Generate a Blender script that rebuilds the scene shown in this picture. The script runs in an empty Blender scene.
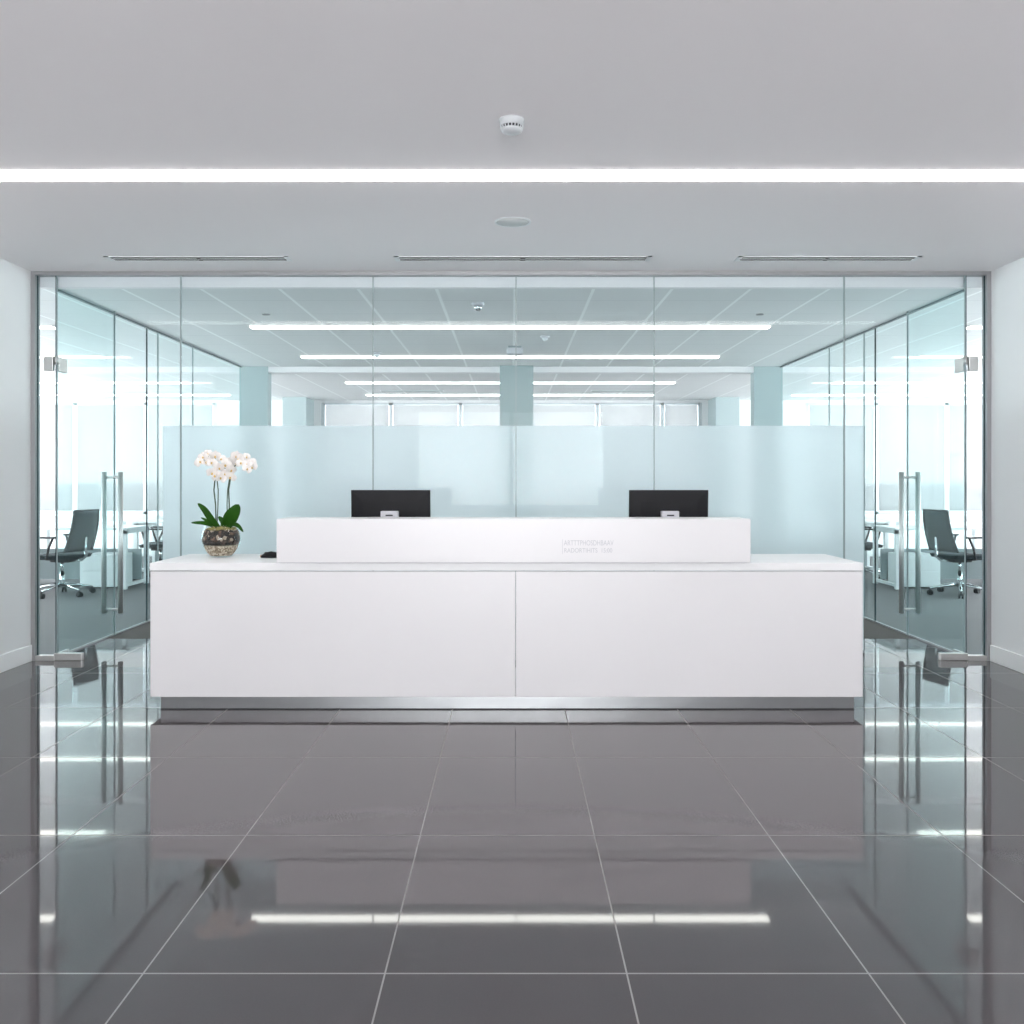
import bpy, bmesh, math, random
from mathutils import Vector, Matrix
random.seed(7)
S = bpy.context.scene
COL = S.collection
PI = math.pi

# ---------------------------------------------------------------- camera
cd = bpy.data.cameras.new('camera'); cam = bpy.data.objects.new('camera', cd); COL.objects.link(cam)
cam.location = (0, 0, 1.30); cam.rotation_euler = (PI/2, 0, 0)
cd.sensor_width = 36; cd.lens = 900/1024*36; cd.shift_y = -32/1024; cd.shift_x = 1/1024
cd.clip_end = 200
S.camera = cam
# ---------------------------------------------------------------- world: overcast daylight, lower half raised to brighten the ceilings
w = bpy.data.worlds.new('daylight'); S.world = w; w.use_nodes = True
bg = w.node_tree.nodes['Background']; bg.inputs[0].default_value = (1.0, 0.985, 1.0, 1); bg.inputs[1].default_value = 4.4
_n = w.node_tree.nodes; _l = w.node_tree.links          # added glow below the horizon to light the ceilings, overcast sky above
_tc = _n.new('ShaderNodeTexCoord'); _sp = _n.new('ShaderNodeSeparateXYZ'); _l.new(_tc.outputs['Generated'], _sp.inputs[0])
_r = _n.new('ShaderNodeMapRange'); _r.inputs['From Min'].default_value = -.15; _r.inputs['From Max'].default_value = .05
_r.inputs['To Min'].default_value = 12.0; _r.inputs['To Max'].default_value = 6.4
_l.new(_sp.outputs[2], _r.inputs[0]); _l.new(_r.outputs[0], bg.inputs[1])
S.view_settings.view_transform = 'Standard'; S.view_settings.look = 'None'
S.view_settings.exposure = 0.74; S.view_settings.gamma = 1.0; S.view_settings.use_curve_mapping = False
S.cycles.transparent_max_bounces = 32; S.cycles.max_bounces = 12; S.cycles.diffuse_bounces = 6
S.cycles.glossy_bounces = 6; S.cycles.transmission_bounces = 10
S.cycles.use_denoising = True; S.cycles.sample_clamp_indirect = 6
LOBBY_STRIP = 9.5     # emission of the reception ceiling strip
OFFICE_STRIP = 4.2    # emission of the office ceiling strips
# daylight portals in the window openings
def portal(name, loc, rot, sx, sz):
    l = bpy.data.lights.new(name, 'AREA'); l.shape = 'RECTANGLE'; l.size = sx; l.size_y = sz
    l.cycles.is_portal = True
    o = bpy.data.objects.new(name, l); COL.objects.link(o); o.location = loc; o.rotation_euler = rot
portal('daylight_portal', (0, -3.45, 1.4), (PI/2, 0, 0), 3.5, 2.4)
portal('daylight_portal', (-9.25, 11.1, 1.37), (0, -PI/2, 0), 2.4, 8.0)
portal('daylight_portal', (9.25, 11.1, 1.37), (0, PI/2, 0), 2.4, 8.0)
portal('daylight_portal', (0, 15.85, 1.65), (-PI/2, 0, 0), 6.7, 1.95)
portal('daylight_portal', (-7.05, 15.85, 1.65), (-PI/2, 0, 0), 3.8, 1.95)
portal('daylight_portal', (7.05, 15.85, 1.65), (-PI/2, 0, 0), 3.8, 1.95)

# ---------------------------------------------------------------- materials
def pmat(name, col, rough=0.5, metal=0.0, spec=0.5, bump=None, var=0.0, scale=20):
    m = bpy.data.materials.new(name); m.use_nodes = True
    nt = m.node_tree; b = nt.nodes['Principled BSDF']
    b.inputs['Base Color'].default_value = (*col, 1); b.inputs['Roughness'].default_value = rough
    b.inputs['Metallic'].default_value = metal; b.inputs['Specular IOR Level'].default_value = spec
    tc = nt.nodes.new('ShaderNodeTexCoord')
    n = nt.nodes.new('ShaderNodeTexNoise'); n.inputs['Scale'].default_value = scale; n.inputs['Detail'].default_value = 4
    nt.links.new(tc.outputs['Object'], n.inputs['Vector'])
    if var:
        r = nt.nodes.new('ShaderNodeMapRange')
        r.inputs['To Min'].default_value = 1-var; r.inputs['To Max'].default_value = 1+var
        nt.links.new(n.outputs['Fac'], r.inputs['Value'])
        mx = nt.nodes.new('ShaderNodeVectorMath'); mx.operation = 'SCALE'; mx.inputs[0].default_value = col
        nt.links.new(r.outputs[0], mx.inputs['Scale']); nt.links.new(mx.outputs[0], b.inputs['Base Color'])
    if bump:
        bp = nt.nodes.new('ShaderNodeBump'); bp.inputs['Strength'].default_value = bump; bp.inputs['Distance'].default_value = 0.004
        nt.links.new(n.outputs['Fac'], bp.inputs['Height']); nt.links.new(bp.outputs[0], b.inputs['Normal'])
    return m

def glass_mat(name, tint, f0=0.02, rough=0.0, graze=.45):
    m = bpy.data.materials.new(name); m.use_nodes = True; nt = m.node_tree; N = nt.nodes; L = nt.links
    N.clear(); out = N.new('ShaderNodeOutputMaterial')
    t = N.new('ShaderNodeBsdfTransparent'); t.inputs[0].default_value = (*tint, 1)
    g = N.new('ShaderNodeBsdfGlossy'); g.inputs['Roughness'].default_value = rough; g.inputs['Color'].default_value = (.95, 1, 1, 1)
    ge = N.new('ShaderNodeNewGeometry'); dt = N.new('ShaderNodeVectorMath'); dt.operation = 'DOT_PRODUCT'
    L.new(ge.outputs['Normal'], dt.inputs[0]); L.new(ge.outputs['Incoming'], dt.inputs[1])
    def mth(op, a, b):
        q = N.new('ShaderNodeMath'); q.operation = op
        for i, v in enumerate((a, b)):
            if v is None: continue
            if isinstance(v, (int, float)): q.inputs[i].default_value = v
            else: L.new(v, q.inputs[i])
        return q.outputs[0]
    c = mth('ABSOLUTE', dt.outputs['Value'], None); c = mth('SUBTRACT', 1.0, c); c = mth('POWER', c, 5.0)
    fr = mth('ADD', mth('MULTIPLY', c, graze), f0)
    mx = N.new('ShaderNodeMixShader'); L.new(fr, mx.inputs[0]); L.new(t.outputs[0], mx.inputs[1]); L.new(g.outputs[0], mx.inputs[2])
    L.new(mx.outputs[0], out.inputs[0])
    return m

def emit_mat(name, col, strength):
    m = bpy.data.materials.new(name); m.use_nodes = True; nt = m.node_tree; nt.nodes.clear()
    out = nt.nodes.new('ShaderNodeOutputMaterial'); e = nt.nodes.new('ShaderNodeEmission')
    e.inputs[0].default_value = (*col, 1); e.inputs[1].default_value = strength
    nt.links.new(e.outputs[0], out.inputs[0]); return m

def grid_mask(nt, axis, origin, pitch, half):
    """1 on joint lines of a world-space grid along an axis"""
    N = nt.nodes; L = nt.links
    tc = N.new('ShaderNodeTexCoord'); sp = N.new('ShaderNodeSeparateXYZ'); L.new(tc.outputs['Object'], sp.inputs[0])
    a = N.new('ShaderNodeMath'); a.operation = 'SUBTRACT'; L.new(sp.outputs[axis], a.inputs[0]); a.inputs[1].default_value = origin - pitch/2
    b = N.new('ShaderNodeMath'); b.operation = 'DIVIDE'; L.new(a.outputs[0], b.inputs[0]); b.inputs[1].default_value = pitch
    c = N.new('ShaderNodeMath'); c.operation = 'FRACT'; L.new(b.outputs[0], c.inputs[0])
    d = N.new('ShaderNodeMath'); d.operation = 'SUBTRACT'; L.new(c.outputs[0], d.inputs[0]); d.inputs[1].default_value = 0.5
    e = N.new('ShaderNodeMath'); e.operation = 'ABSOLUTE'; L.new(d.outputs[0], e.inputs[0])
    f = N.new('ShaderNodeMath'); f.operation = 'LESS_THAN'; L.new(e.outputs[0], f.inputs[0]); f.inputs[1].default_value = half/pitch
    return f.outputs[0]

M = {}
M['wall'] = pmat('wall_paint', (.80, .80, .805), .6, bump=.05, scale=180)
M['ceil'] = pmat('ceiling_paint', (.885, .855, .865), .8, bump=.04, scale=160)
M['base'] = pmat('baseboard_paint', (.86, .86, .86), .35)
M['desk'] = pmat('desk_lacquer', (.83, .82, .835), .28, spec=.35, var=.01, scale=3)
M['desktop'] = pmat('desk_worktop_solid_surface', (.90, .90, .91), .38, spec=.25, var=.01, scale=8)
M['steel'] = pmat('brushed_steel', (.62, .61, .60), .38, .85, var=.06, scale=60)
M['plinth'] = pmat('plinth_brushed_steel', (.36, .37, .38), .30, 1.0, var=.08, scale=9)
M['railt'] = pmat('dark_grey_rail', (.16, .19, .20), .5)
M['rail'] = pmat('anodised_rail', (.40, .40, .41), .38, .6, var=.03, scale=40)
M['darkgap'] = pmat('shadow_gap', (.05, .05, .055), .6)
M['black'] = pmat('black_plastic', (.010, .010, .012), .5, spec=.2, var=.1, scale=40)
M['blackm'] = pmat('black_matte', (.02, .022, .025), .6)
M['ltgrey'] = pmat('light_grey_plastic', (.62, .62, .66), .4)
M['white'] = pmat('white_plastic', (.82, .84, .86), .4)
M['detector'] = pmat('detector_plastic', (.60, .62, .64), .5)
M['slot'] = pmat('diffuser_metal', (.88, .90, .92), .4)
M['slotd'] = pmat('diffuser_dark_slot', (.03, .03, .03), .9, spec=0.0)
M['speaker'] = pmat('speaker_grille', (.60, .62, .62), .7, var=.08, scale=900)
M['glass'] = glass_mat('clear_glass', (.945, .977, .984), .006)
M['doorglass'] = glass_mat('door_glass', (.95, .985, .985), .01, graze=.35)
M['sideglass'] = glass_mat('side_partition_glass', (.93, .98, .98), .014, graze=.35)
M['edge'] = pmat('glass_edge', (.008, .04, .048), .5, spec=.2)
M['edgel'] = pmat('glass_joint_seal', (.36, .42, .43), .4)
M['pane'] = glass_mat('window_pane', (.97, .985, .985), .02)
M['lowpane'] = glass_mat('window_pane_low', (.66, .68, .69), .02)
def blind():
    m = bpy.data.materials.new('roller_blind_fabric'); m.use_nodes = True; nt = m.node_tree; N = nt.nodes; L = nt.links; N.clear()
    out = N.new('ShaderNodeOutputMaterial'); tr = N.new('ShaderNodeBsdfTransparent'); tr.inputs[0].default_value = (.42, .42, .42, 1)
    t = N.new('ShaderNodeBsdfTranslucent'); t.inputs[0].default_value = (.33, .335, .34, 1)
    d = N.new('ShaderNodeBsdfDiffuse'); d.inputs[0].default_value = (.6, .6, .6, 1)
    a = N.new('ShaderNodeMixShader'); a.inputs[0].default_value = .45; L.new(t.outputs[0], a.inputs[1]); L.new(d.outputs[0], a.inputs[2])
    b = N.new('ShaderNodeMixShader'); b.inputs[0].default_value = .84
    L.new(tr.outputs[0], b.inputs[1]); L.new(a.outputs[0], b.inputs[2]); L.new(b.outputs[0], out.inputs[0]); return m
M['blind'] = blind()
M['winframe'] = pmat('window_frame_paint', (.62, .66, .68), .4)
M['return'] = pmat('grey_green_wall_paint', (.42, .50, .51), .6, bump=.05, scale=120)
M['column'] = pmat('column_paint', (.36, .43, .44), .6, bump=.05, scale=120)
M['strip'] = emit_mat('lobby_light', (1, .955, .94), LOBBY_STRIP)
M['ostrip'] = emit_mat('office_light', (1, .95, .88), OFFICE_STRIP)
M['dwhite'] = pmat('white_laminate', (.80, .83, .84), .35)
M['dgrey'] = pmat('grey_laminate', (.30, .35, .36), .5)
M['chrome'] = pmat('polished_aluminium', (.75, .78, .79), .16, 1.0)
M['fabric'] = pmat('dark_seat_fabric', (.018, .03, .036), .9, bump=.3, scale=300)
M['bowl'] = glass_mat('bowl_glass', (.98, .985, .98), .02, graze=.4)
M['leaf'] = pmat('orchid_leaf', (.016, .075, .004), .6, spec=.15, var=.35, scale=18)
M['stem'] = pmat('orchid_stem', (.045, .075, .04), .5, var=.2)
M['petal'] = pmat('orchid_petal', (.83, .79, .765), .6, var=.05, scale=60)
M['lip'] = pmat('orchid_lip', (.72, .50, .17), .5, var=.3, scale=80)
M['sand'] = pmat('pale_gravel', (.40, .34, .26), .8, bump=.8, var=.7, scale=120)
M['bark'] = pmat('dark_bark', (.07, .05, .04), .8, bump=.9, var=.8, scale=70)
def pebbles(name, cols, scale, dark):
    m = bpy.data.materials.new(name); m.use_nodes = True; nt = m.node_tree; N = nt.nodes; L = nt.links; b = N['Principled BSDF']; b.inputs['Roughness'].default_value = .8
    tc = N.new('ShaderNodeTexCoord'); v = N.new('ShaderNodeTexVoronoi'); v.inputs['Scale'].default_value = scale; L.new(tc.outputs['Object'], v.inputs['Vector'])
    sp = N.new('ShaderNodeSeparateColor'); L.new(v.outputs['Color'], sp.inputs[0]); r = N.new('ShaderNodeValToRGB'); r.color_ramp.interpolation = 'CONSTANT'
    while len(r.color_ramp.elements) < len(cols): r.color_ramp.elements.new(.5)
    for i, c in enumerate(cols): r.color_ramp.elements[i].position = i/len(cols); r.color_ramp.elements[i].color = (*c, 1)
    L.new(sp.outputs[0], r.inputs[0]); L.new(r.outputs[0], b.inputs['Base Color'])
    bp = N.new('ShaderNodeBump'); bp.invert = True; bp.inputs['Distance'].default_value = .006; L.new(v.outputs['Distance'], bp.inputs['Height']); L.new(bp.outputs[0], b.inputs['Normal'])
    return m
M['sand'] = pebbles('pale_gravel', [(.30, .24, .17), (.50, .43, .33), (.20, .15, .10), (.62, .56, .46)], 110, 0)
M['bark'] = pebbles('dark_bark', [(.02, .011, .009), (.07, .038, .026), (.006, .005, .005), (.15, .09, .06), (.03, .02, .015), (.34, .28, .22), (.012,.009,.008)], 55, 0)
M['moss'] = pmat('moss', (.28, .25, .08), .9, bump=1, var=.7, scale=120)
M['tan'] = pmat('tan_plastic', (.55, .33, .18), .5)
M['letter'] = pmat('engraved_grey_lettering', (.60, .60, .63), .5)
M['red'] = pmat('red_sticker', (.75, .32, .32), .5)

def floor_tile():
    m = pmat('polished_porcelain_tile', (.086, .075, .080), .05, spec=.75)
    nt = m.node_tree; N = nt.nodes; L = nt.links; b = N['Principled BSDF']
    gx = grid_mask(nt, 0, -0.332, 0.637, 0.0024); gy = grid_mask(nt, 1, 2.371, 0.922, 0.003)
    mx = N.new('ShaderNodeMath'); mx.operation = 'MAXIMUM'; L.new(gx, mx.inputs[0]); L.new(gy, mx.inputs[1])
    n = N['Noise Texture']; n.inputs['Scale'].default_value = 1.0; n.inputs['Detail'].default_value = 3
    tc = N['Texture Coordinate']; mp = N.new('ShaderNodeMapping'); mp.inputs['Scale'].default_value = (160, 320, 160)
    L.new(tc.outputs['Object'], mp.inputs[0]); L.new(mp.outputs[0], n.inputs['Vector'])
    r = N.new('ShaderNodeMapRange'); r.inputs['To Min'].default_value = .90; r.inputs['To Max'].default_value = 1.1; L.new(n.outputs['Fac'], r.inputs[0])
    sc = N.new('ShaderNodeVectorMath'); sc.operation = 'SCALE'; sc.inputs[0].default_value = (.086, .075, .080); L.new(r.outputs[0], sc.inputs['Scale'])
    c = N.new('ShaderNodeMix'); c.data_type = 'RGBA'; L.new(mx.outputs[0], c.inputs['Factor']); L.new(sc.outputs[0], c.inputs['A'])
    c.inputs['B'].default_value = (.26, .25, .24, 1); L.new(c.outputs['Result'], b.inputs['Base Color'])
    rr = N.new('ShaderNodeMapRange'); rr.inputs['To Min'].default_value = .035; rr.inputs['To Max'].default_value = .6; L.new(mx.outputs[0], rr.inputs[0]); L.new(rr.outputs[0], b.inputs['Roughness'])
    return m
M['tile'] = floor_tile()
M['carpet'] = pmat('office_carpet', (.17, .175, .18), .95, bump=.8, var=.35, scale=160, spec=.1)
M['matte'] = pmat('brown_mat_carpet', (.10, .09, .085), .9, bump=.5, var=.3, scale=200, spec=.1)
def ceil_tile():
    m = pmat('ceiling_tile', (.72, .74, .745), .75)
    nt = m.node_tree; N = nt.nodes; L = nt.links; b = N['Principled BSDF']
    gx = grid_mask(nt, 0, 0.03, 0.576, 0.012); gy = grid_mask(nt, 1, 6.45, 0.567, 0.003)
    c = N.new('ShaderNodeMix'); c.data_type = 'RGBA'; L.new(gy, c.inputs['Factor'])
    c.inputs['A'].default_value = (.79, .79, .795, 1); c.inputs['B'].default_value = (.55, .58, .59, 1)
    c2 = N.new('ShaderNodeMix'); c2.data_type = 'RGBA'; L.new(gx, c2.inputs['Factor'])
    L.new(c.outputs['Result'], c2.inputs['A']); c2.inputs['B'].default_value = (.97, .97, .97, 1)
    L.new(c2.outputs['Result'], b.inputs['Base Color']); return m
M['ctile'] = ceil_tile()
def frosted():
    m = bpy.data.materials.new('frosted_film'); m.use_nodes = True; nt = m.node_tree; N = nt.nodes; L = nt.links; N.clear()
    out = N.new('ShaderNodeOutputMaterial')
    t = N.new('ShaderNodeBsdfTranslucent'); t.inputs[0].default_value = (.98, .99, 1.0, 1)
    d = N.new('ShaderNodeBsdfDiffuse'); d.inputs[0].default_value = (.84, .88, .90, 1)
    r = N.new('ShaderNodeBsdfRefraction'); r.inputs['Roughness'].default_value = .36; r.inputs['IOR'].default_value = 1.12; r.inputs[0].default_value = (.97, .99, 1.0, 1)
    m1 = N.new('ShaderNodeMixShader'); m1.inputs[0].default_value = .42; L.new(t.outputs[0], m1.inputs[1]); L.new(d.outputs[0], m1.inputs[2])
    m2 = N.new('ShaderNodeMixShader'); m2.inputs[0].default_value = .5; L.new(m1.outputs[0], m2.inputs[1]); L.new(r.outputs[0], m2.inputs[2])
    L.new(m2.outputs[0], out.inputs[0]); return m
M['frost'] = frosted()
def meshy():
    m = bpy.data.materials.new('chair_mesh_fabric'); m.use_nodes = True; nt = m.node_tree; N = nt.nodes; L = nt.links
    b = N['Principled BSDF']; b.inputs['Base Color'].default_value = (.02, .04, .048, 1); b.inputs['Roughness'].default_value = .8
    t = N.new('ShaderNodeBsdfTransparent'); mx = N.new('ShaderNodeMixShader'); mx.inputs[0].default_value = .86
    L.new(t.outputs[0], mx.inputs[1]); L.new(b.outputs[0], mx.inputs[2]); L.new(mx.outputs[0], N['Material Output'].inputs[0]); return m
M['mesh'] = meshy()

# ---------------------------------------------------------------- mesh helpers
def box(bm, x0, x1, y0, y1, z0, z1, mi=0, bev=0):
    vs = [bm.verts.new((x, y, z)) for x in (x0, x1) for y in (y0, y1) for z in (z0, z1)]
    F = [(0,1,3,2), (4,6,7,5), (0,4,5,1), (2,3,7,6), (0,2,6,4), (1,5,7,3)]
    fs = [bm.faces.new([vs[i] for i in f]) for f in F]
    for f in fs: f.material_index = mi
    if bev:
        r = bmesh.ops.bevel(bm, geom=list({e for f in fs for e in f.edges}), offset=bev, segments=2, affect='EDGES', profile=.5)
        for f in r['faces']: f.material_index = mi
    return fs
def B(*a, **k):
    bm = bmesh.new(); box(bm, *a, **k); return bm
def tube(bm, pts, r, seg=10, mi=0, cap=True):
    """swept tube; r a number or one radius per point"""
    pts = [Vector(p) for p in pts]; rings = []
    rs = r if isinstance(r, (list, tuple)) else [r]*len(pts)
    up = Vector((0, 0, 1))
    t0 = (pts[1]-pts[0]).normalized()
    if abs(t0.dot(up)) > .9: up = Vector((1, 0, 0))
    for i, p in enumerate(pts):
        t = (pts[min(i+1, len(pts)-1)] - pts[max(i-1, 0)]).normalized()
        a = t.cross(up).normalized(); up2 = a.cross(t).normalized(); up = up2
        rings.append([bm.verts.new(p + (a*math.cos(2*PI*k/seg) + up2*math.sin(2*PI*k/seg))*rs[i]) for k in range(seg)])
    for i in range(len(rings)-1):
        for k in range(seg):
            f = bm.faces.new((rings[i][k], rings[i][(k+1) % seg], rings[i+1][(k+1) % seg], rings[i+1][k])); f.smooth = True; f.material_index = mi
    if cap:
        for rg in (rings[0][::-1], rings[-1]):
            f = bm.faces.new(rg); f.material_index = mi
    return bm
def lathe(bm, prof, seg=32, c=(0, 0, 0), mi=0, smooth=True):
    """prof: list of (radius, z); revolved about z"""
    rings = []
    for r, z in prof:
        if r < 1e-6: rings.append([bm.verts.new((c[0], c[1], c[2]+z))])
        else: rings.append([bm.verts.new((c[0]+r*math.cos(2*PI*k/seg), c[1]+r*math.sin(2*PI*k/seg), c[2]+z)) for k in range(seg)])
    for a, b in zip(rings, rings[1:]):
        for k in range(seg):
            q = [a[k % len(a)], a[(k+1) % len(a)], b[(k+1) % len(b)], b[k % len(b)]]
            u = []
            for v in q:
                if v not in u: u.append(v)
            if len(u) > 2:
                f = bm.faces.new(u); f.smooth = smooth; f.material_index = mi
    return bm
def poly(bm, pts, z0, z1, mi=0):
    a = [bm.verts.new((x, y, z0)) for x, y in pts]; b = [bm.verts.new((x, y, z1)) for x, y in pts]; n = len(pts)
    fs = [bm.faces.new(a[::-1]), bm.faces.new(b)] + [bm.faces.new((a[i], a[(i+1) % n], b[(i+1) % n], b[i])) for i in range(n)]
    for f in fs: f.material_index = mi
    return fs
def obj(name, bm, mats, parent=None, loc=(0, 0, 0), rot=(0, 0, 0)):
    if not isinstance(mats, (list, tuple)): mats = [mats]
    bmesh.ops.recalc_face_normals(bm, faces=bm.faces)
    me = bpy.data.meshes.new(name); bm.to_mesh(me); bm.free()
    for m in mats: me.materials.append(M[m] if isinstance(m, str) else m)
    o = bpy.data.objects.new(name, me); COL.objects.link(o); o.location = loc; o.rotation_euler = rot
    if parent: o.parent = parent
    return o
def tag(o, label, cat, group=None, kind=None):
    o['label'] = label; o['category'] = cat
    if group: o['group'] = group
    if kind: o['kind'] = kind
    return o
def thing(name, label, cat, loc=(0, 0, 0), rz=0, group=None):
    o = bpy.data.objects.new(name, None); COL.objects.link(o); o.location = loc; o.rotation_euler = (0, 0, rz)
    o.empty_display_size = .1
    return tag(o, label, cat, group)
def struct(name, bm, mats, parent=None):
    o = obj(name, bm, mats, parent)
    if not parent: o['kind'] = 'structure'
    return o
def sempty(name, loc=(0, 0, 0)):
    o = bpy.data.objects.new(name, None); COL.objects.link(o); o.location = loc; o['kind'] = 'structure'; return o
def dup(root, loc, rz, label=None):
    r = root.copy(); COL.objects.link(r); r.location = loc; r.rotation_euler = (0, 0, rz)
    if label: r['label'] = label
    for ch in list(root.children):
        c = ch.copy(); COL.objects.link(c); c.parent = r
        for g in list(ch.children):
            d = g.copy(); COL.objects.link(d); d.parent = c
    return r

HC = 2.80; HO = 2.70; G = 6.50          # lobby ceiling, office ceiling, glass wall plane
X = 3.45                                # half width of lobby
SX = 3.33                               # side partitions of the office
# ---------------------------------------------------------------- structure
struct('floor', B(-X-.15, X+.15, -3.6, 6.54, -.1, 0), 'tile')
bm = bmesh.new(); box(bm, -SX, SX, 6.54, 7.37, -.1, 0)
struct('floor_office_entry', bm, 'tile')
bm = bmesh.new(); box(bm, -9.2, -SX, 6.54, 16, -.1, 0); box(bm, SX, 9.2, 6.54, 16, -.1, 0); box(bm, -SX, SX, 8.6, 16, -.1, 0)
struct('floor_carpet', bm, 'carpet')
struct('floor_mat', B(-SX, SX, 7.37, 8.6, -.1, 0), 'matte')
struct('wall_left', B(-X-.15, -X, -3.6, 6.56, 0, HC+.1), 'wall')
struct('wall_right', B(X, X+.15, -3.6, 6.56, 0, HC+.1), 'wall')
for s, n in ((-1, 'left'), (1, 'right')):
    bm = bmesh.new(); a, b = sorted((s*X, s*(X-.014))); box(bm, a, b, -3.4, 6.46, 0, .118, bev=.003)
    struct('baseboard_'+n, bm, 'base')
# lobby rear wall with a wide window (behind the camera)
bm = bmesh.new(); box(bm, -X, -1.75, -3.6, -3.4, 0, HC); box(bm, 1.75, X, -3.6, -3.4, 0, HC)
box(bm, -1.75, 1.75, -3.6, -3.4, 2.6, HC); box(bm, -1.75, 1.75, -3.6, -3.4, 0, .12)
struct('wall_rear', bm, 'wall')
wr = sempty('window_1', (0, -3.5, .12))
bm = bmesh.new()
for x in (-1.72, 0, 1.72): box(bm, x-.03, x+.03, -.04, .04, 0, 2.48)
box(bm, -1.75, 1.75, -.04, .04, 0, .05); box(bm, -1.75, 1.75, -.04, .04, 2.43, 2.48)
obj('window_frame', bm, 'winframe', wr); 
for x0, x1 in ((-1.69, -.03), (.03, 1.69)): obj('pane', B(x0, x1, -.008, .008, .05, 2.43), 'pane', wr)
# lobby ceiling, with the slot for the light strip and the three diffusers left open
SY0, SY1 = 4.355, 4.505
bm = bmesh.new(); box(bm, -X, X, -3.6, SY0, HC, HC+.1); box(bm, -X, X, SY1, 6.54, HC, HC+.1)
struct('ceiling', bm, 'ceil')
# bulkhead, office ceiling (two fields with a beam between)
struct('trim_1', B(-X, X, 6.54, 6.60, HO, HC+.1), 'ceil')
struct('ceiling_office', B(-9.2, 9.2, 6.60, 16, HO, HO+.1), 'ctile')
struct('ceiling_beam', B(-9.2, 9.2, 11.12, 11.26, HO-.072, HO), 'ceil')
# office walls
for s, n in ((-1, 'left'), (1, 'right')):
    a, b = sorted((s*9.2, s*9.35)); bm = bmesh.new()
    box(bm, a, b, 6.4, 7.1, 0, HO+.1); box(bm, a, b, 15.1, 16, 0, HO+.1); box(bm, a, b, 7.1, 15.1, 0, .15); box(bm, a, b, 7.1, 15.1, 2.6, HO+.1)
    struct('wall_office_'+n, bm, 'wall')
    r = sempty('window_%d' % (5 if s < 0 else 6), (s*9.27, 11.1, .15)); bm = bmesh.new()  # out-of-view side windows, added to brighten the office
    ys = [-4+.04, -2, 0, 2, 4-.04]
    for y in ys: box(bm, -.04, .04, y-.035, y+.035, 0, 2.45)
    box(bm, -.04, .04, -4, 4, 0, .05); box(bm, -.04, .04, -4, 4, 2.41, 2.45); obj('window_frame', bm, 'winframe', r)
    for y0, y1 in zip(ys, ys[1:]): obj('pane', B(-.008, .008, y0+.035, y1-.035, .05, 2.41), 'pane', r)
struct('wall_office_front_left', B(-9.2, -X-.15, 6.40, 6.54, 0, HO+.1), 'wall')
struct('wall_office_front_right', B(X+.15, 9.2, 6.40, 6.54, 0, HO+.1), 'wall')
struct('wall_return_left', B(-SX-.02, -3.0, 11.10, 11.27, 0, HO), 'return')
struct('wall_return_right', B(3.0, SX+.02, 11.10, 11.27, 0, HO), 'return')
struct('wall_pier_left', B(-3.86, -3.46, 15.2, 15.8, 0, HO), 'return')
struct('wall_pier_right', B(3.46, 3.86, 15.2, 15.8, 0, HO), 'return')
# far facade
SILL, HEAD = .70, 2.655
opens = [(-8.95, -5.16), (-3.34, 3.36), (5.16, 8.95)]
bm = bmesh.new(); box(bm, -9.2, 9.2, 15.8, 16, 0, SILL); box(bm, -9.2, 9.2, 15.8, 16, HEAD, HO+.1)
for a, b in ((-9.2, -8.95), (-5.16, -3.34), (3.36, 5.16), (8.95, 9.2)): box(bm, a, b, 15.8, 16, SILL, HEAD)
struct('wall_back', bm, 'wall')
def far_window(n, xs):
    x0, x1 = xs[0], xs[-1]
    r = sempty('window_%d' % n, (0, 15.86, SILL)); h = HEAD-SILL
    bm = bmesh.new()
    for x in xs: box(bm, x-.035, x+.035, -.05, .05, 0, h)
    box(bm, x0, x1, -.05, .05, 0, .05); box(bm, x0, x1, -.05, .05, h-.035, h)
    obj('window_frame', bm, 'winframe', r)
    for a, b in zip(xs, xs[1:]):
        obj('pane', B(a+.035, b-.035, -.008, .008, 1.23-SILL, h-.035), 'pane', r)
        obj('roller_blind', B(a+.04, b-.04, -.045, -.043, .055, h-.036), 'blind', r)
        obj('lower_pane', B(a+.035, b-.035, -.008, .008, .05, 1.23-SILL), 'lowpane', r)
    obj('sill', B(x0, x1, -.16, -.05, -.03, .0), 'dwhite', r)
far_window(2, [-3.30, -2.11, -.89, .33, 1.52, 2.66, 3.32])
far_window(3, [-8.9, -7.66, -6.42, -5.20])
far_window(4, [5.20, 6.42, 7.66, 8.9])
# central office column
t = thing('column', 'square grey-green column standing in the middle of the office behind the frosted screen', 'column', (.068, 11.2, 0))
obj('shaft', B(-.205, .205, -.2, .2, 0, HO-.001), 'column', t)
obj('skirting', B(-.215, .215, -.21, .21, 0, .08), 'rail', t)
t['kind'] = 'structure'

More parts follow.
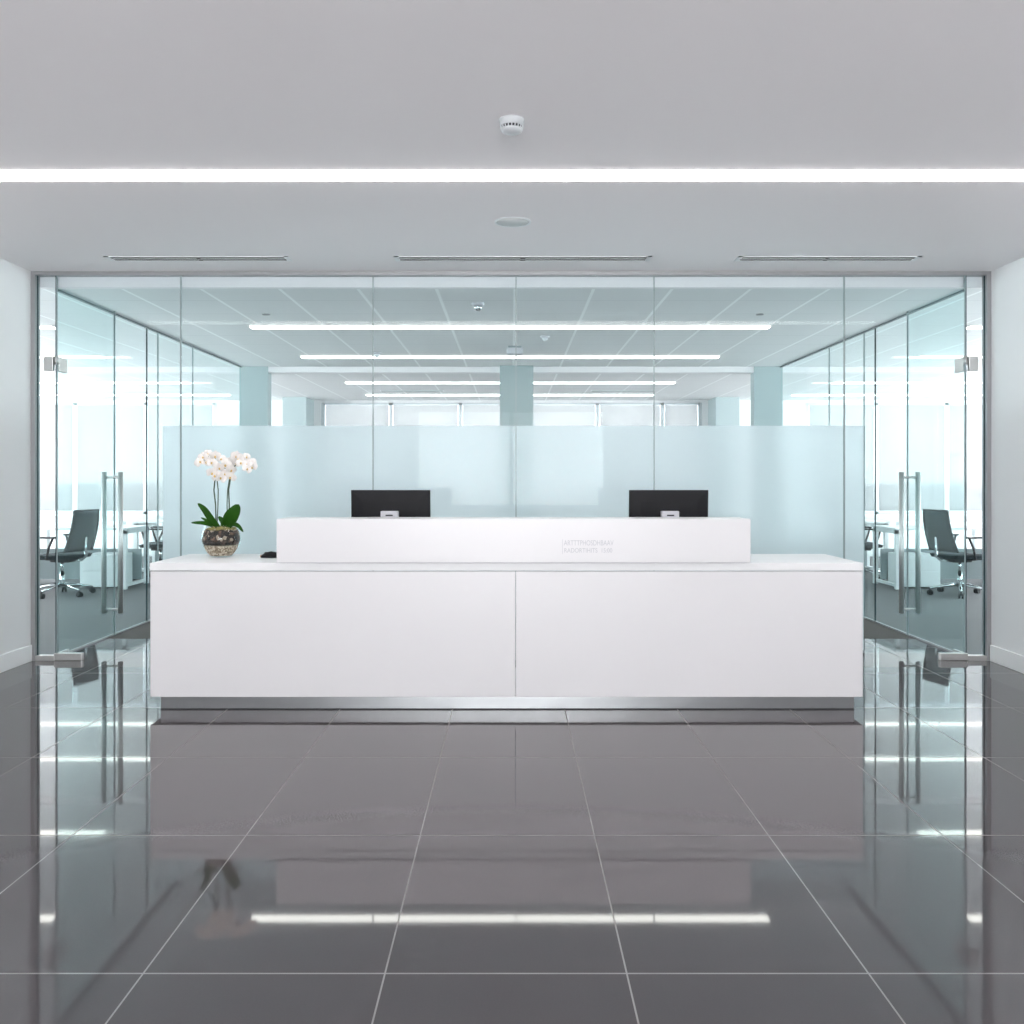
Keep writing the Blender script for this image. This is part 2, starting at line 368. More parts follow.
# ---------------------------------------------------------------- glass wall between lobby and office
TOP = 2.775
fr = thing('partition_frame', 'slim grey metal frame around the wide glass wall, fixed to walls and ceiling', 'frame', (0, G, 0))
obj('head_rail', B(-X, X, -.035, .035, TOP, HC), 'rail', fr)
obj('jamb', B(-X, -X+.030, -.035, .035, 0, TOP), 'rail', fr)
obj('jamb', B(X-.030, X, -.035, .035, 0, TOP), 'rail', fr)
obj('sill_rail', B(-X+.03, -3.285, -.03, .03, 0, .035), 'steel', fr)
obj('sill_rail', B(3.285, X-.03, -.03, .03, 0, .035), 'steel', fr)
def pane_thing(x0, x1, label, dark=False, cat='glass panel'):
    bm = bmesh.new()
    z0 = .0355 if max(abs(x0), abs(x1)) > 3.4 else .002; z0 = .053 if 3.4 > max(abs(x0), abs(x1)) > 3.2 else z0
    w = .004 
    box(bm, x0+w, x1-w, -.006, .006, z0, TOP-.0005)
    t = thing('glass_panel', label, cat, ((x0+x1)/2, G, 0), 0, None)
    for v in bm.verts: v.co.x -= (x0+x1)/2
    obj('glass_sheet', bm, 'glass', t)
    # polished vertical edges
    bm = bmesh.new(); c = (x0+x1)/2
    for e, s in ((x0+.0005, 1), (x1-.0005, -1)):
        a, b = sorted((e-c, e-c+s*.0033)); box(bm, a, b, -.006, .006, z0, TOP-.0005)
    obj('glass_edge', bm, 'edge' if dark else 'edgel', t)
    return t
pane_thing(-X+.030, -3.283, 'narrow clear glass side panel between the left white wall and the left glass door', True)
pane_thing(3.283, X-.030, 'narrow clear glass side panel between the right white wall and the right glass door', True)
pane_thing(-2.383, -.996, 'clear glass wall panel beside the left doorway, behind the potted orchid')
pane_thing(-.996, .036, 'clear glass wall panel behind the left computer monitor, left of the centre joint')
pane_thing(.036, 1.033, 'clear glass wall panel right of the centre joint, just left of the right monitor')
pane_thing(1.033, 2.405, 'clear glass wall panel beside the right doorway, behind the right monitor')
pane_thing(-3.281, -2.385, 'clear glass panel across the left doorway, standing over the small steel foot')
pane_thing(2.407, 3.281, 'clear glass panel across the right doorway, standing over the small steel foot')
# end clips for the panels beside the open doorways
def glass_door(n, s):
    hx = s*3.290; r = sempty('door_%d' % n, (hx, G+.02, 0))
    W = .945
    bm = bmesh.new(); box(bm, -.006, .006, .0, W, .045, TOP-.01); obj('glass_leaf', bm, 'doorglass', r)
    bm = bmesh.new(); box(bm, -.0065, .0065, -.006, .0, .012, TOP-.01); obj('glass_edge', bm, 'edge', r); bm = bmesh.new(); box(bm, -.0065, .0065, W, W+.004, .012, TOP-.01); obj('glass_edge', bm, 'edgel', r)
    # pull handle: two bars, one each side of the leaf
    hd = bpy.data.objects.new('door_handle', None); COL.objects.link(hd); hd.parent = r; hd.location = (0, W-.04, 0)
    for q in (-1, 1):
        bm = bmesh.new(); tube(bm, [(q*.068, 0, .20), (q*.068, 0, 1.365)], .020, 16); obj('grip_bar', bm, 'steel', hd)
    for z in (.235, 1.322):
        bm = bmesh.new(); tube(bm, [(-.068, 0, z), (.068, 0, z)], .0095, 12); obj('cross_pin', bm, 'steel', hd)
    # upper hinge
    hg = bpy.data.objects.new('hinge', None); COL.objects.link(hg); hg.parent = r; hg.location = (0, -.02, 2.14)
    a, b = sorted((-s*(-.012), -s*(-.085)))
    obj('hinge_plate', B(min(s*.012, s*.08), max(s*.012, s*.08), -.014, .014, -.052, .052, bev=.003), 'steel', hg)
    obj('hinge_plate', B(-.014, .014, .024, .15, -.052, .052, bev=.003), 'steel', hg)
    bm = bmesh.new(); tube(bm, [(-s*.004, .008, -.006), (-s*.004, .008, .058)], .015, 14); obj('hinge_knuckle', bm, 'steel', hg)
    # foot pivot
    obj('floor_pivot', B(min(0, -s*.2), max(0, -s*.2), -.045, -.003, .0, .052, bev=.004), 'steel', r)
    obj('pivot_shoe', B(-.011, .011, .0, .16, .012, .046), 'steel', r)
glass_door(1, -1); glass_door(2, 1)

# side partitions of the office
def side_part(s, side):
    ys = [6.545, 8.23, 8.49, 9.42, 11.13]
    words = ['beside the open door', 'narrow one second from the lobby', 'third from the lobby', 'last before the grey-green wall']
    fr = thing('partition_rail', 'thin metal floor and ceiling rails of the %s office side partition' % side, 'rail', (s*SX, 0, 0))
    obj('top_rail', B(-.010, .010, 6.61, 11.13, HO-.014, HO-.0005), 'railt', fr)
    obj('floor_rail', B(-.010, .010, 6.56, 11.13, 0, .012), 'rail', fr)
    for (a, b), wd in zip(zip(ys, ys[1:]), words):
        a0 = max(a, 6.605)
        t = thing('side_glass_panel', 'clear greenish glass panel of the %s side partition, %s' % (side, wd), 'glass panel', (s*SX, a0, 0), 0, None)
        obj('glass_sheet', B(-.006, .006, .004, b-a0-.004, .013, HO-.015), 'sideglass', t)
        bm = bmesh.new(); box(bm, -.0062, .0062, b-a0-.004, b-a0-.0005, .013, HO-.015)
        obj('glass_edge', bm, 'edge' if wd.startswith('beside') else 'edgel', t)
side_part(-1, 'left'); side_part(1, 'right')

# frosted privacy screen
t = thing('frosted_screen', 'wide frosted pale blue privacy screen standing behind the reception desk', 'screen', (0, 6.78, 0))
obj('frosted_glass', B(-2.62, 2.655, -.005, .005, .02, 1.709), 'frost', t)
bm = bmesh.new(); box(bm, -2.6225, 2.6575, -.02, .02, 0, .02); obj('floor_channel', bm, 'rail', t)

# ---------------------------------------------------------------- reception desk
D0 = 5.065; DX0, DX1 = -2.03, 1.98
dk = thing('reception_desk', 'long white reception desk with raised counter on a recessed steel plinth', 'reception desk', (0, D0, 0))
obj('front_panel', B(DX0, .0245, 0, .02, .079, .786, bev=.0015), 'desk', dk)
obj('front_panel', B(.0275, DX1, 0, .02, .079, .786, bev=.0015), 'desk', dk)
obj('side_panel', B(DX0, DX0+.02, .021, .62, .079, .786, bev=.0015), 'desk', dk)
obj('side_panel', B(DX1-.02, DX1, .021, .62, .079, .786, bev=.0015), 'desk', dk)
bm = bmesh.new(); box(bm, DX0+.02, DX1-.02, .03, .6, .081, .12); obj('bottom_board', bm, 'desk', dk)
obj('worktop', B(DX0-.002, DX1+.002, -.003, .625, .790, .833, bev=.002), 'desktop', dk)
obj('plinth', B(DX0+.045, DX1-.035, .035, .58, .006, .078), 'plinth', dk)
obj('plinth_seal', B(DX0+.045, DX1-.035, .033, .58, .0, .006), 'darkgap', dk)
obj('counter_gap', B(-1.30, 1.33, .004, .25, .833, .8364), 'ltgrey', dk)
uc = obj('raised_counter', B(-1.316, 1.345, -.014, .26, .8365, 1.081, bev=.002), 'desk', dk)
def text(s, size, x, z, sx):
    cu = bpy.data.curves.new('lettering', 'FONT'); cu.body = s; cu.size = size; cu.extrude = .0006; cu.align_x = 'LEFT'
    o = bpy.data.objects.new('lettering', cu); COL.objects.link(o)
    dg = bpy.context.evaluated_depsgraph_get(); me = bpy.data.meshes.new_from_object(o.evaluated_get(dg)); bpy.data.objects.remove(o)
    o = bpy.data.objects.new('lettering', me); COL.objects.link(o); me.materials.clear(); me.materials.append(M['letter'])
    o.parent = dk; o.scale = (sx, 1, 1); o.location = (x, -.0146, z); o.rotation_euler = (PI/2, 0, 0); return o
text('ARTTTPHOSDHBAAV', .0415, .297, .933, .70)
text('RADORTIHITS', .0355, .297, .893, .84)
text('15:00', .0355, .503, .893, .84)
obj('lettering_bar', B(.288, .290, -.0152, -.0142, .885, .967), 'letter', dk)

# ---------------------------------------------------------------- monitors
def monitor(x, label, rz):
    t = thing('computer_monitor', label, 'monitor', (x, 5.52, .8335), rz, 'monitors on the reception desk')
    w = .243
    bm = bmesh.new()
    # body: slab with a slightly domed back (the back faces the lobby)
    z0, z1 = .085, .405
    tilt = .03
    a = [bm.verts.new((sx*w, .018, z)) for sx, z in ((-1, z0), (1, z0), (1, z1), (-1, z1))]
    b = [bm.verts.new((sx*w, -.004, z)) for sx, z in ((-1, z0), (1, z0), (1, z1), (-1, z1))]
    c = [bm.verts.new((sx*(w-.07), -.010, z)) for sx, z in ((-1, z0+.05), (1, z0+.05), (1, z1-.07), (-1, z1-.07))]
    bm.faces.new(a)
    for p, q in ((a, b), (b, c)):
        for i in range(4): bm.faces.new((p[i], p[(i+1) % 4], q[(i+1) % 4], q[i]))
    bm.faces.new(c[::-1])
    for v in bm.verts: v.co.y -= (v.co.z-.2)*.06
    o = obj('casing', bm, 'black', t)
    mod = o.modifiers.new('b', 'BEVEL'); mod.width = .003; mod.segments = 2
    obj('screen', B(-w+.008, w-.008, .0, .0016, 0, .30), 'blackm', t, (0, .0185+.006, z0+.01), (.06, 0, 0))
    obj('bracket', B(-.053, .053, -.062, -.018, .235, .278, bev=.004), 'ltgrey', t)
    obj('stand_neck', B(-.03, .03, -.056, -.034, .012, .24, bev=.004), 'ltgrey', t)
    obj('vent_slot', B(-.022, .022, -.0635, -.062, .248, .256), 'blackm', t)
    obj('stand_foot', B(-.12, .12, -.11, .09, 0, .013, bev=.004), 'ltgrey', t)
    return t
monitor(-.737, 'black computer monitor seen from behind, the left one on the reception desk', -.03)
monitor(.966, 'black computer monitor seen from behind, the right one on the reception desk', .03)
# computer mouse on the left end of the worktop
t = thing('computer_mouse', 'small black computer mouse lying on the white worktop beside the raised counter', 'mouse', (-1.445, 5.42, .8335), PI/2)
bm = bmesh.new()
for i in range(9):
    pass
prof = [(-.058, .010, .006), (-.05, .024, .020), (-.03, .030, .032), (0, .032, .037), (.03, .031, .031), (.05, .026, .019), (.06, .016, .008)]
rings = []
for y, hw, h in prof:
    rings.append([bm.verts.new((hw*math.cos(a), y, max(0.0, h*math.sin(a)))) for a in [PI*k/10 for k in range(11)]])
for p, q in zip(rings, rings[1:]):
    for k in range(10):
        f = bm.faces.new((p[k], p[k+1], q[k+1], q[k])); f.smooth = True
    bm.faces.new((p[0], q[0], q[10], p[10]))
bm.faces.new(rings[0]); bm.faces.new(rings[-1][::-1])
obj('shell', bm, 'black', t)
bm = bmesh.new(); tube(bm, [(-.004, .032, .025), (.004, .032, .025)], .008, 12); obj('scroll_wheel', bm, 'blackm', t)
obj('side_button', B(-.012, .012, .059, .0635, .006, .014), 'tan', t)

# ---------------------------------------------------------------- orchid
PX = 165.0
OX, OY = -1.757, 5.455
orc = thing('potted_orchid', 'white moth orchid with two flower stems in a round glass bowl on the desk', 'plant', (OX, OY, .833))
bowlp = [(0, .002), (.055, .002), (.062, .004), (.085, .028), (.104, .062), (.115, .098), (.116, .118), (.110, .148), (.098, .178), (.092, .193)]
bm = bmesh.new(); lathe(bm, bowlp, 40); lathe(bm, [(r-.0035 if r else 0, z+.004 if i < 9 else z) for i, (r, z) in enumerate(bowlp)], 40)
obj('glass_bowl', bm, 'bowl', orc)
def inner(z):
    for (r0, z0), (r1, z1) in zip(bowlp[1:], bowlp[2:]):
        if z0 <= z <= z1: return r0+(r1-r0)*(z-z0)/(z1-z0) - .0055
    return .07
def fill(z0, z1, jitter):
    zs = [z0+(z1-z0)*k/8 for k in range(9)]
    p = [(0, z0)] + [(inner(z), z) for z in zs] + [(0, z1)]
    bm = bmesh.new(); lathe(bm, p, 40)
    for v in bm.verts:
        if v.co.z > z1-.001: v.co.z += random.uniform(-jitter, jitter)
    return bm
o = obj('gravel', fill(.010, .073, .004), 'sand', orc); o['kind'] = 'stuff'
bm = fill(.080, .165, .006)
for k in range(140):
    a = random.uniform(0, 2*PI); z = random.uniform(.085, .17); r = inner(z)-.008
    s = random.uniform(.006, .012)
    mm = Matrix.Translation((r*math.cos(a), r*math.sin(a), z)) @ Matrix.Rotation(random.uniform(0, 3), 4, 'X') @ Matrix.Rotation(random.uniform(0, 3), 4, 'Z')
    r_ = bmesh.ops.create_cube(bm, size=s, matrix=mm @ Matrix.Diagonal((1.0, .6, .45, 1)))
    for v in r_['verts']:
        for f in v.link_faces: f.material_index = k % 3 != 0 and 0 or 1
o = obj('bark_chips', bm, ['bark', 'sand'], orc); o['kind'] = 'stuff'
bm = bmesh.new()
for k in range(260):
    a = random.uniform(0, 2*PI); r = .085*math.sqrt(random.random()); z = .168+random.uniform(0, .02)*(1-r/.12)
    mm = Matrix.Translation((r*math.cos(a), r*math.sin(a), z))
    bmesh.ops.create_icosphere(bm, subdivisions=1, radius=random.uniform(.004, .009), matrix=mm)
o = obj('moss', bm, 'moss', orc); o['kind'] = 'stuff'
def leaf(pts, wid, fold=.25):
    """pts: centre line in local metres; widest in the middle"""
    n = 14; bm = bmesh.new(); P = [Vector(p) for p in pts]
    def at(t):
        t *= len(P)-1; i = min(int(t), len(P)-2); f = t-i
        p0 = P[max(i-1, 0)]; p1 = P[i]; p2 = P[i+1]; p3 = P[min(i+2, len(P)-1)]
        return .5*((2*p1)+(p2-p0)*f+(2*p0-5*p1+4*p2-p3)*f*f+(3*p1-p0-3*p2+p3)*f**3)
    rows = []
    for i in range(n+1):
        t = i/n; c = at(t); d = (at(min(1, t+.02))-at(max(0, t-.02))).normalized()
        side = d.cross(Vector((0, -1, .25))).normalized()
        nn = side.cross(d).normalized()
        wd = wid*(math.sin(PI*min(1, (.12+.88*t))**1.0)**.65 if t < 1 else 0)+.0004
        rows.append([bm.verts.new(c+side*wd*q+nn*abs(q)*wd*fold) for q in (-1, -.55, 0, .55, 1)])
    for a, b in zip(rows, rows[1:]):
        for k in range(4):
            f = bm.faces.new((a[k], a[k+1], b[k+1], b[k])); f.smooth = True
    return bm
def L(px, py, dy=0):   # photo-measured offset -> local metres at the orchid's distance
    return ((px-221)/PX, dy, (557-py)/PX)
leaves = [
    ([L(224, 527), L(231, 520, -.03), L(237, 512, -.05), L(241, 504, -.05)], .050),
    ([L(219, 528), L(213, 519, -.03), L(207, 509, -.05), L(201, 503, -.06)], .022),
    ([L(220, 528), L(213, 523, -.02), L(204, 517, -.06)], .012),
    ([L(218, 528), L(208, 523, -.04), L(196, 522, -.09)], .014),
    ([L(224, 528), L(234, 524, -.04), L(242, 525, -.08), L(248, 531, -.10)], .014),
    ([L(223, 529), L(226, 520, .03), L(229, 512, .06)], .028),
    ([L(222, 529), L(222, 523, .03), L(214, 517, .08)], .02),
]
for pts, wd in leaves:
    o = obj('leaf', leaf(pts, wd*.9), 'leaf', orc)
    sm = o.modifiers.new('s', 'SOLIDIFY'); sm.thickness = .0022
def flower(size, seed):
    rnd = random.Random(seed); bm = bmesh.new()
    # five petals about -y facing axis
    for k, (ang, ln, wd) in enumerate([(90, 1.0, .38), (215, .95, .34), (325, .95, .34), (15, 1.05, .62), (165, 1.05, .62)]):
        a = math.radians(ang+rnd.uniform(-6, 6)); d = Vector((math.cos(a), 0, math.sin(a))); sd = Vector((-math.sin(a), 0, math.cos(a)))
        rows = []
        for i in range(7):
            t = i/6; wv = wd*size*math.sin(PI*(.08+.9*t))**.6
            c = d*(ln*size*t) + Vector((0, -.25*size*math.sin(PI*t)*.6+(.002 if k > 2 else .006), 0))
            rows.append([bm.verts.new(c+sd*wv*q+Vector((0, .12*size*abs(q)*rnd.uniform(.5, 1.4), 0))) for q in (-1, -.5, 0, .5, 1)])
        for p, q in zip(rows, rows[1:]):
            for j in range(4):
                f = bm.faces.new((p[j], p[j+1], q[j+1], q[j])); f.smooth = True
    mm = Matrix.Translation((0, -.2*size, -.12*size)) @ Matrix.Diagonal((.8, 1, 1.1, 1))
    r = bmesh.ops.create_icosphere(bm, subdivisions=2, radius=.21*size, matrix=mm)
    for v in r['verts']:
        for f in v.link_faces: f.material_index = 1
    return bm
def stem(pts, fl, seed, stake):
    bm = bmesh.new(); tube(bm, pts, .0042, 8)
    st = obj('flower_stem', bm, 'stem', orc)
    bm = bmesh.new(); tube(bm, stake, .0032, 8); obj('support_stake', bm, 'stem', orc)
    rnd = random.Random(seed)
    for i, (px, py, dy) in enumerate(fl):
        f = obj('flower', flower(.0325+rnd.uniform(-.003, .004), seed*31+i), ['petal', 'lip'], st, L(px, py, dy), (rnd.uniform(-.4, .35), rnd.uniform(-.5, .5), rnd.uniform(-.75, .75)))
        bm = bmesh.new(); c = Vector(L(px, py, dy)); b = min([Vector(p) for p in pts], key=lambda p: (p-c).length)
        if (b-c).length > .01:
            tube(bm, [b, (b+c)/2+Vector((0, .004, .006)), c+Vector((0, .004, 0))], .0016, 6); obj('flower_stalk', bm, 'stem', st)
stem([L(216, 528), L(215.5, 505), L(213.8, 490), L(215, 478), L(216, 468, .01), L(213, 459, .01), L(207, 456), L(202, 460, -.02)],
     [(204, 457, -.02), (201.5, 462, -.03), (208, 454, .0), (209, 462, -.03), (215, 456, .0), (214, 463, -.04), (221, 459, .01), (214, 473, -.04), (220, 468, -.02), (217, 476, -.03), (226, 465, .0), (225, 474, .0), (231, 470, .0), (230, 462, .01), (231, 477, -.01), (222, 478, -.02)], 3,
     [L(216.3, 528, .01), L(217.3, 505, .01), L(217.6, 490, .01), L(216, 477, .012)])
stem([L(228, 528, .01), L(228.6, 505, .01), L(228, 490, .01), L(230, 476, .01), L(233.5, 466, .02), L(238, 459, .025), L(245, 458, .02), L(250, 462, .01)],
     [(236, 456, .0), (235, 463, .02), (240, 459, -.02), (243, 463, -.04), (246, 457, .0), (248, 464, -.02), (252, 463, -.01), (249, 469, -.04), (253, 467, -.02)], 5,
     [L(227.6, 528, .0), L(226.9, 505, .0), L(227.5, 490, .0), L(229.4, 477, .004)])

# ---------------------------------------------------------------- lobby ceiling fittings
t = thing('ceiling_light', 'long recessed white light strip running wall to wall across the lobby ceiling', 'light', (0, 4.43, HC))
bm = bmesh.new(); box(bm, -X+.002, X-.002, -.052, .052, -.012, .02); obj('diffuser', bm, 'strip', t)
bm = bmesh.new()
box(bm, -X+.002, X-.002, -.0745, -.0725, .0, .06); box(bm, -X+.002, X-.002, .0725, .0745, .0, .06); box(bm, -X+.002, X-.002, -.0745, .0745, .06, .064)
obj('housing', bm, 'white', t)
def diffuser(x0, x1, label):
    c = (x0+x1)/2; h = (x1-x0)/2
    t = thing('slot_diffuser', label, 'air vent', (c, 6.09, HC), 0, 'slot diffusers in the lobby ceiling')
    bm = bmesh.new(); W = .062
    box(bm, -h, h, -W, -W+.012, -.006, -.0002); box(bm, -h, h, W-.012, W, -.006, -.0002); box(bm, -h, h, -.004, .004, -.006, -.0002)
    box(bm, -h, -h+.03, -W, W, -.006, -.0002); box(bm, h-.03, h, -W, W, -.006, -.0002)
    obj('frame', bm, 'slot', t)
    for q in (-1, 1): 
        bm = bmesh.new(); a, b = sorted((q*.0045, q*(W-.0125))); box(bm, -h+.031, h-.031, a, b, -.0025, -.0003); obj('slot', bm, 'slotd', t)
    bm = bmesh.new(); box(bm, -h*.02, h*.02, -W+.013, W-.013, -.0045, -.0026); obj('bridge', bm, 'slotd', t)
diffuser(-2.73, -1.495, 'slim slotted air diffuser in the lobby ceiling, the short one at the left')
diffuser(-.785, .945, 'slim slotted air diffuser in the lobby ceiling, the long middle one')
diffuser(1.525, 2.755, 'slim slotted air diffuser in the lobby ceiling, the short one at the right')
t = thing('smoke_detector', 'round white smoke detector with black slots on the lobby ceiling', 'smoke detector', (.003, 3.745, HC))
bm = bmesh.new(); lathe(bm, [(0, -.0002), (.052, -.0002), (.053, -.008), (.050, -.012), (.050, -.030), (.0, -.030)], 40); obj('base', bm, 'detector', t)
bm = bmesh.new(); lathe(bm, [(0, -.0302), (.044, -.0302), (.040, -.041), (0, -.041)], 40); obj('chamber', bm, 'blackm', t)
bm = bmesh.new()
for k in range(20):
    a = 2*PI*k/20; c, s = math.cos(a), math.sin(a)
    tube(bm, [(c*.046, s*.046, -.0302), (c*.044, s*.044, -.0415)], .0028, 6)
obj('fins', bm, 'detector', t)
bm = bmesh.new(); lathe(bm, [(.0, -.0412), (.046, -.0412), (.044, -.048), (.034, -.055), (.015, -.0585), (0, -.059)], 40); obj('cap', bm, 'detector', t)
t = thing('ceiling_speaker', 'flat round grey speaker grille set in the lobby ceiling behind the light strip', 'speaker', (.01, 5.23, HC))
bm = bmesh.new(); lathe(bm, [(.0935, -.0002), (.0935, -.004), (.105, -.004), (.107, -.0002)], 48); obj('rim', bm, 'white', t)
bm = bmesh.new(); lathe(bm, [(0, -.0025), (.0932, -.0025), (.0932, -.0002)], 48); obj('grille', bm, 'speaker', t)

# ---------------------------------------------------------------- office lights
proto = None
def office_light(x0, x1, y, w, label):
    t = thing('office_light', label, 'light', ((x0+x1)/2, y, HO), 0, 'linear lights in the office ceiling'); h = (x1-x0)/2
    obj('diffuser', B(-h, h, -w, w, -.022, -.008), 'ostrip', t)
    bm = bmesh.new(); box(bm, -h-.01, h+.01, -w-.006, w+.006, -.008, -.0003); obj('housing', bm, 'white', t)
rows = [(8.18, 'nearest to the glass wall'), (10.16, 'second row from the glass wall'), (12.86, 'third row, beyond the beam'), (14.7, 'farthest row, near the windows')]
for y, wd in rows:
    office_light(-2.36, 2.34, y, .052, 'long linear ceiling light over the middle of the office, %s' % wd)
    x = 4.16 if y < 9 else 4.6
    office_light(-x-4.2, -x, y, .052, 'long linear ceiling light over the left side room, %s' % wd)
    office_light(x, x+4.2, y, .052, 'long linear ceiling light over the right side room, %s' % wd)
# small ceiling devices in the office
def device(name, px, y, r, h, label, cat, dome=True):
    s = 900/y; t = thing(name, label, cat, ((px-511)/s, y, HO))
    bm = bmesh.new(); lathe(bm, [(0, -.0003), (r, -.0003), (r, -.3*h), (r*.8, -.35*h), (0, -.35*h)], 24); obj('base', bm, 'ltgrey', t)
    bm = bmesh.new(); lathe(bm, [(0, -.35*h-.0003), (r*.62, -.35*h-.0003), (r*.55, -.75*h), (r*.25, -h), (0, -h)], 24); obj('dome', bm, 'chrome' if dome else 'white', t)
device('motion_sensor', 478, 7.12, .05, .06, 'small chrome domed sensor on the office ceiling left of centre', 'sensor')
device('motion_sensor', 545, 8.75, .045, .05, 'small white sensor on the office ceiling between the two near light strips', 'sensor', False)
device('motion_sensor', 377, 9.9, .05, .05, 'small white sensor on the office ceiling near the left joint', 'sensor', False)
t = thing('ceiling_projector', 'small grey square unit hanging from the office ceiling in front of the column', 'projector', (.04, 9.45, HO))
obj('mount_plate', B(-.07, .07, -.07, .07, -.02, -.0003, bev=.003), 'dgrey', t)
obj('body', B(-.085, .085, -.08, .08, -.085, -.0205, bev=.01), 'ltgrey', t)
for px, y, h, lb in ((266, 7.6, 0, 'small round vent disc flush in the office ceiling, left'), (760, 7.6, 0, 'small round vent disc flush in the office ceiling, right')):
    s = 900/y; t = thing('ceiling_disc', lb, 'vent', ((px-511)/s, y, HO))
    bm = bmesh.new(); lathe(bm, [(0, -.0003), (.035, -.0003), (.03, -.008), (0, -.008)], 20); obj('disc', bm, 'rail', t)
for x, lb in ((-1.55, 'slim dark air slot in the far office ceiling, left of the column'), (1.75, 'slim dark air slot in the far office ceiling, right of the column')):
    t = thing('air_slot', lb, 'vent', (x, 14.1, HO)); obj('frame', B(-.5, .5, -.06, .06, -.004, -.0003), 'slot', t); obj('slot', B(-.48, .48, -.04, .04, -.008, -.0042), 'column', t)

# ---------------------------------------------------------------- office furniture
def task_chair(label):
    """faces +x; origin on the floor under the stem"""
    t = thing('office_chair', label, 'chair', (0, 0, 0), 0, 'task chairs in the side rooms')
    bm = bmesh.new(); tube(bm, [(0, 0, .09), (0, 0, .26)], .027, 14); tube(bm, [(0, 0, .26), (0, 0, .40)], .016, 14)
    obj('gas_column', bm, 'chrome', t)
    for k in range(5):
        a = 2*PI*k/5+.3; c, s = math.cos(a), math.sin(a)
        bm = bmesh.new(); tube(bm, [(c*.02, s*.02, .125), (c*.17, s*.17, .105), (c*.32, s*.32, .075)], [.022, .018, .013], 8)
        lg = obj('base_arm', bm, 'chrome', t)
        bm = bmesh.new(); x, y = c*.32, s*.32
        for q in (-.016, .016):
            tube(bm, [(x-s*(q-.009), y+c*(q-.009), .029), (x-s*(q+.009), y+c*(q+.009), .029)], .029, 14)
        tube(bm, [(x, y, .03), (x, y, .075)], .008, 8)
        obj('caster', bm, 'blackm', lg)
    obj('tilt_mechanism', B(-.13, .11, -.07, .07, .375, .42, bev=.012), 'blackm', t)
    # seat: rounded pad with waterfall front
    bm = bmesh.new(); nx, ny = 12, 10; top = []; bot = []
    for i in range(nx+1):
        u = -1+2*i/nx; rt = []; rb = []
        for j in range(ny+1):
            v = -1+2*j/ny
            sx = u*math.sqrt(1-.28*v*v)*.255; sy = v*math.sqrt(1-.28*u*u)*.255*1.05
            e = max(abs(u), abs(v)); z = .475-.018*e**4-.035*max(0, u-.5)**2+.008*v*v
            rt.append(bm.verts.new((sx, sy, z))); rb.append(bm.verts.new((sx*.93, sy*.93, .425)))
        top.append(rt); bot.append(rb)
    for i in range(nx):
        for j in range(ny):
            f = bm.faces.new((top[i][j], top[i+1][j], top[i+1][j+1], top[i][j+1])); f.smooth = True
            bm.faces.new((bot[i][j], bot[i][j+1], bot[i+1][j+1], bot[i+1][j]))
    for i in range(nx):
        bm.faces.new((top[i][0], bot[i][0], bot[i+1][0], top[i+1][0])); bm.faces.new((top[i][ny], top[i+1][ny], bot[i+1][ny], bot[i][ny]))
    for j in range(ny):
        bm.faces.new((top[0][j], top[0][j+1], bot[0][j+1], bot[0][j])); bm.faces.new((top[nx][j], bot[nx][j], bot[nx][j+1], top[nx][j+1]))
    obj('seat', bm, 'fabric', t)
    # back: curved mesh panel in frame
    def bp(z): # x of the back at height z
        return -.235 - (z-.5)*.17 - .04*math.sin((z-.5)*5)
    bm = bmesh.new(); rows = []
    for i in range(13):
        z = .50+.46*i/12; wd = .225-.03*(i/12)
        rows.append([bm.verts.new((bp(z)-.03*(1-(q/4)**2)+.03, wd*q/4, z)) for q in range(-4, 5)])
    for a, b in zip(rows, rows[1:]):
        for k in range(8):
            f = bm.faces.new((a[k], a[k+1], b[k+1], b[k])); f.smooth = True
    o = obj('backrest', bm, 'mesh', t); sm = o.modifiers.new('s', 'SOLIDIFY'); sm.thickness = .012
    for sgn in (-1, 1):
        bm = bmesh.new(); tube(bm, [(bp(.50+.46*i/8)+.03, sgn*(.228-.03*i/8), .50+.46*i/8) for i in range(9)], .011, 8)
        o = obj('back_frame', bm, 'blackm', t)
    bm = bmesh.new(); tube(bm, [(bp(.96)+.03-.03*(1-(q/4)**2), .198*q/4, .96) for q in range(-4, 5)], .011, 8); obj('top_bar', bm, 'blackm', t)
    bm = bmesh.new(); tube(bm, [(-.08, 0, .40), (-.25, 0, .405), (-.31, 0, .45), (-.30, 0, .55), (bp(.66)-.012, 0, .66)], .017, 10); obj('back_support', bm, 'chrome', t)
    for sgn in (-1, 1):
        bm = bmesh.new(); y = sgn*.275
        tube(bm, [(-.06, sgn*.16, .42), (-.02, y, .425), (-.05, y, .55), (-.10, y, .655)], .013, 8)
        tube(bm, [(.09, sgn*.16, .42), (.10, y, .43), (.14, y, .55), (.17, y, .655)], .013, 8)
        ar = obj('armrest', bm, 'blackm', t)
        obj('arm_pad', B(-.13, .19, y-.035, y+.035, .655, .675, bev=.008), 'blackm', ar)
    return t
ch = task_chair('dark mesh office chair on castors in left room, nearer one in front of the desk')
ch.location = (-5.06, 10.15, 0); ch.rotation_euler = (0, 0, PI-.22)
dup(ch, (-4.62, 11.86, 0), PI+.15, 'dark mesh office chair in the left room, partly hidden behind the frosted screen edge')
dup(ch, (5.06, 10.15, 0), .22, 'dark mesh office chair on castors in right room, nearer one in front of the desk')
dup(ch, (4.62, 11.86, 0), -.15, 'dark mesh office chair in the right room, partly hidden behind the frosted screen edge')

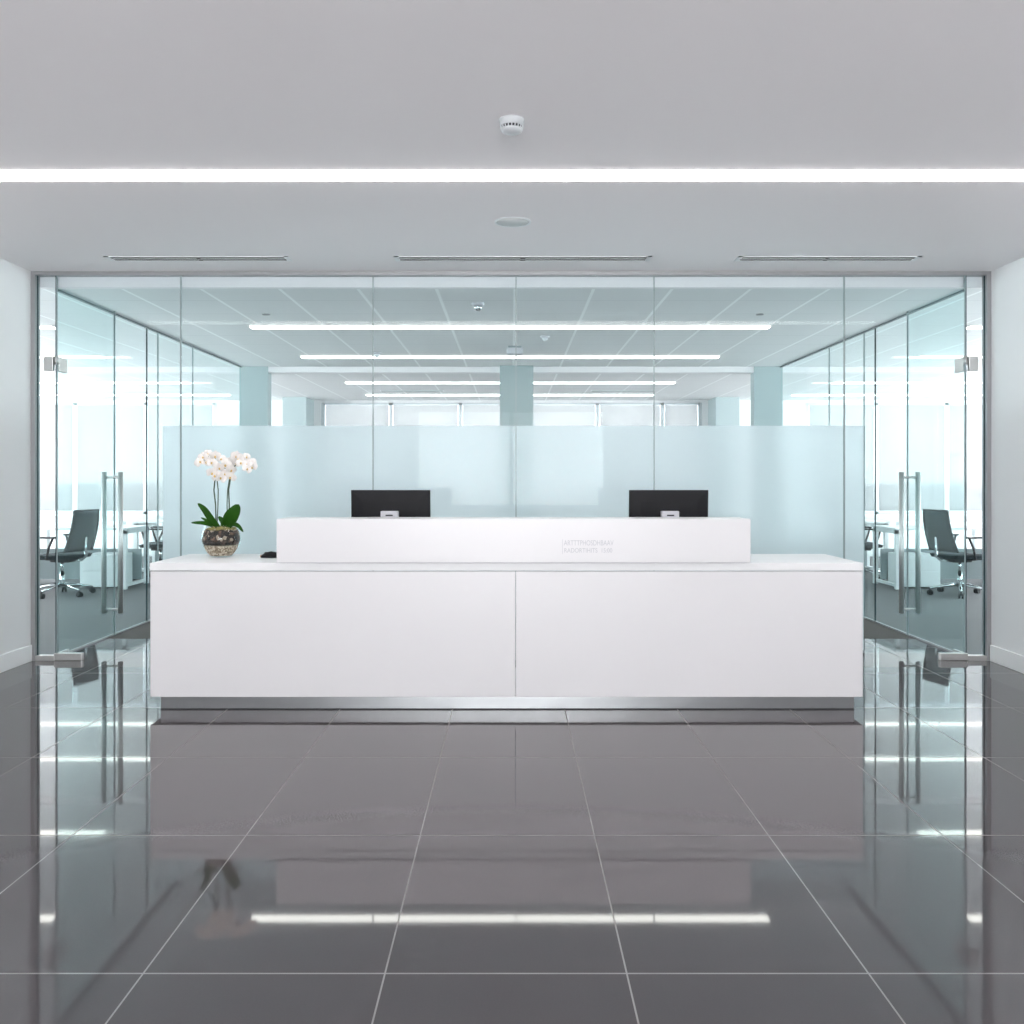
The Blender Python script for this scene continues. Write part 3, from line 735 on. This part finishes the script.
def desk(x0, x1, y, label, side):
    t = thing('office_desk', label, 'desk', (x0, y, 0)); w = x1-x0
    obj('tabletop', B(0, w, 0, .75, .705, .73, bev=.003), 'dwhite', t)
    for lx in (0.02, w-.07):
        bm = bmesh.new(); box(bm, lx, lx+.05, .03, .08, .0, .704); box(bm, lx, lx+.05, .67, .72, .0, .704); box(bm, lx, lx+.05, .03, .72, .66, .704); box(bm, lx, lx+.05, .08, .67, .03, .06)
        obj('leg_frame', bm, 'dwhite', t)
    obj('modesty_panel', B(.08, w-.08, .62, .64, .06, .44), 'dgrey', t)
    px = .16 if side > 0 else w-.60
    c = obj('pedestal', B(px, px+.42, .1, .6, .02, .40, bev=.004), 'dwhite', t)
    for k in range(2):
        d = obj('drawer_front', B(px+.008, px+.412, .088, .0995, .03+.185*k, .205+.185*k, bev=.002), 'dwhite', c)
for s, sd in ((-1, 'left'), (1, 'right')):
    a, b = sorted((s*4.55, s*6.35)); desk(a, b, 10.65, 'white office desk in the %s room beside the nearer dark chair' % sd, s)
    a, b = sorted((s*6.45, s*8.25)); desk(a, b, 10.65, 'white office desk in the %s room next to the outer wall' % sd, s)
    a, b = sorted((s*3.6, s*5.2)); desk(a, b, 12.32, 'white office desk in the %s room behind the farther dark chair' % sd, s)
    for i, (x, wd) in enumerate(((4.0, 'innermost'), (5.3, 'second from the centre'), (6.6, 'third from the centre'), (7.9, 'outermost'))):
        xx = x*s if s > 0 else -x-1.25
        t = thing('low_cabinet', 'low white cabinet under the far windows of the %s room, %s' % (sd, wd), 'cabinet', (xx, 15.3, 0))
        obj('body', B(0, 1.25, .02, .48, 0, .58, bev=.004), 'dwhite', t)
        for q in (0, 1):
            d = obj('door', B(.01+.62*q, .615+.62*q, .004, .0195, .03, .57, bev=.002), 'dwhite', t)
            obj('handle', B(.55+.08*q, .57+.08*q, -.01, .0035, .42, .52), 'steel', d)
# little red marks on the far right window
bm = bmesh.new()
for dx, dz, r in ((-.035, .05, .03), (.03, .05, .025), (0, -.01, .045), (.03, -.10, .035)):
    q = bmesh.ops.create_circle(bm, cap_ends=True, segments=12, radius=r, matrix=Matrix.Translation((dx, 0, dz)) @ Matrix.Rotation(PI/2, 4, 'X'))
bmesh.ops.solidify(bm, geom=bm.faces[:], thickness=.001)
tag(obj('window_sticker', bm, 'red', None, (8.25, 15.84, 1.0)), 'tiny pale red spotted sticker on the far window of the right room', 'sticker')
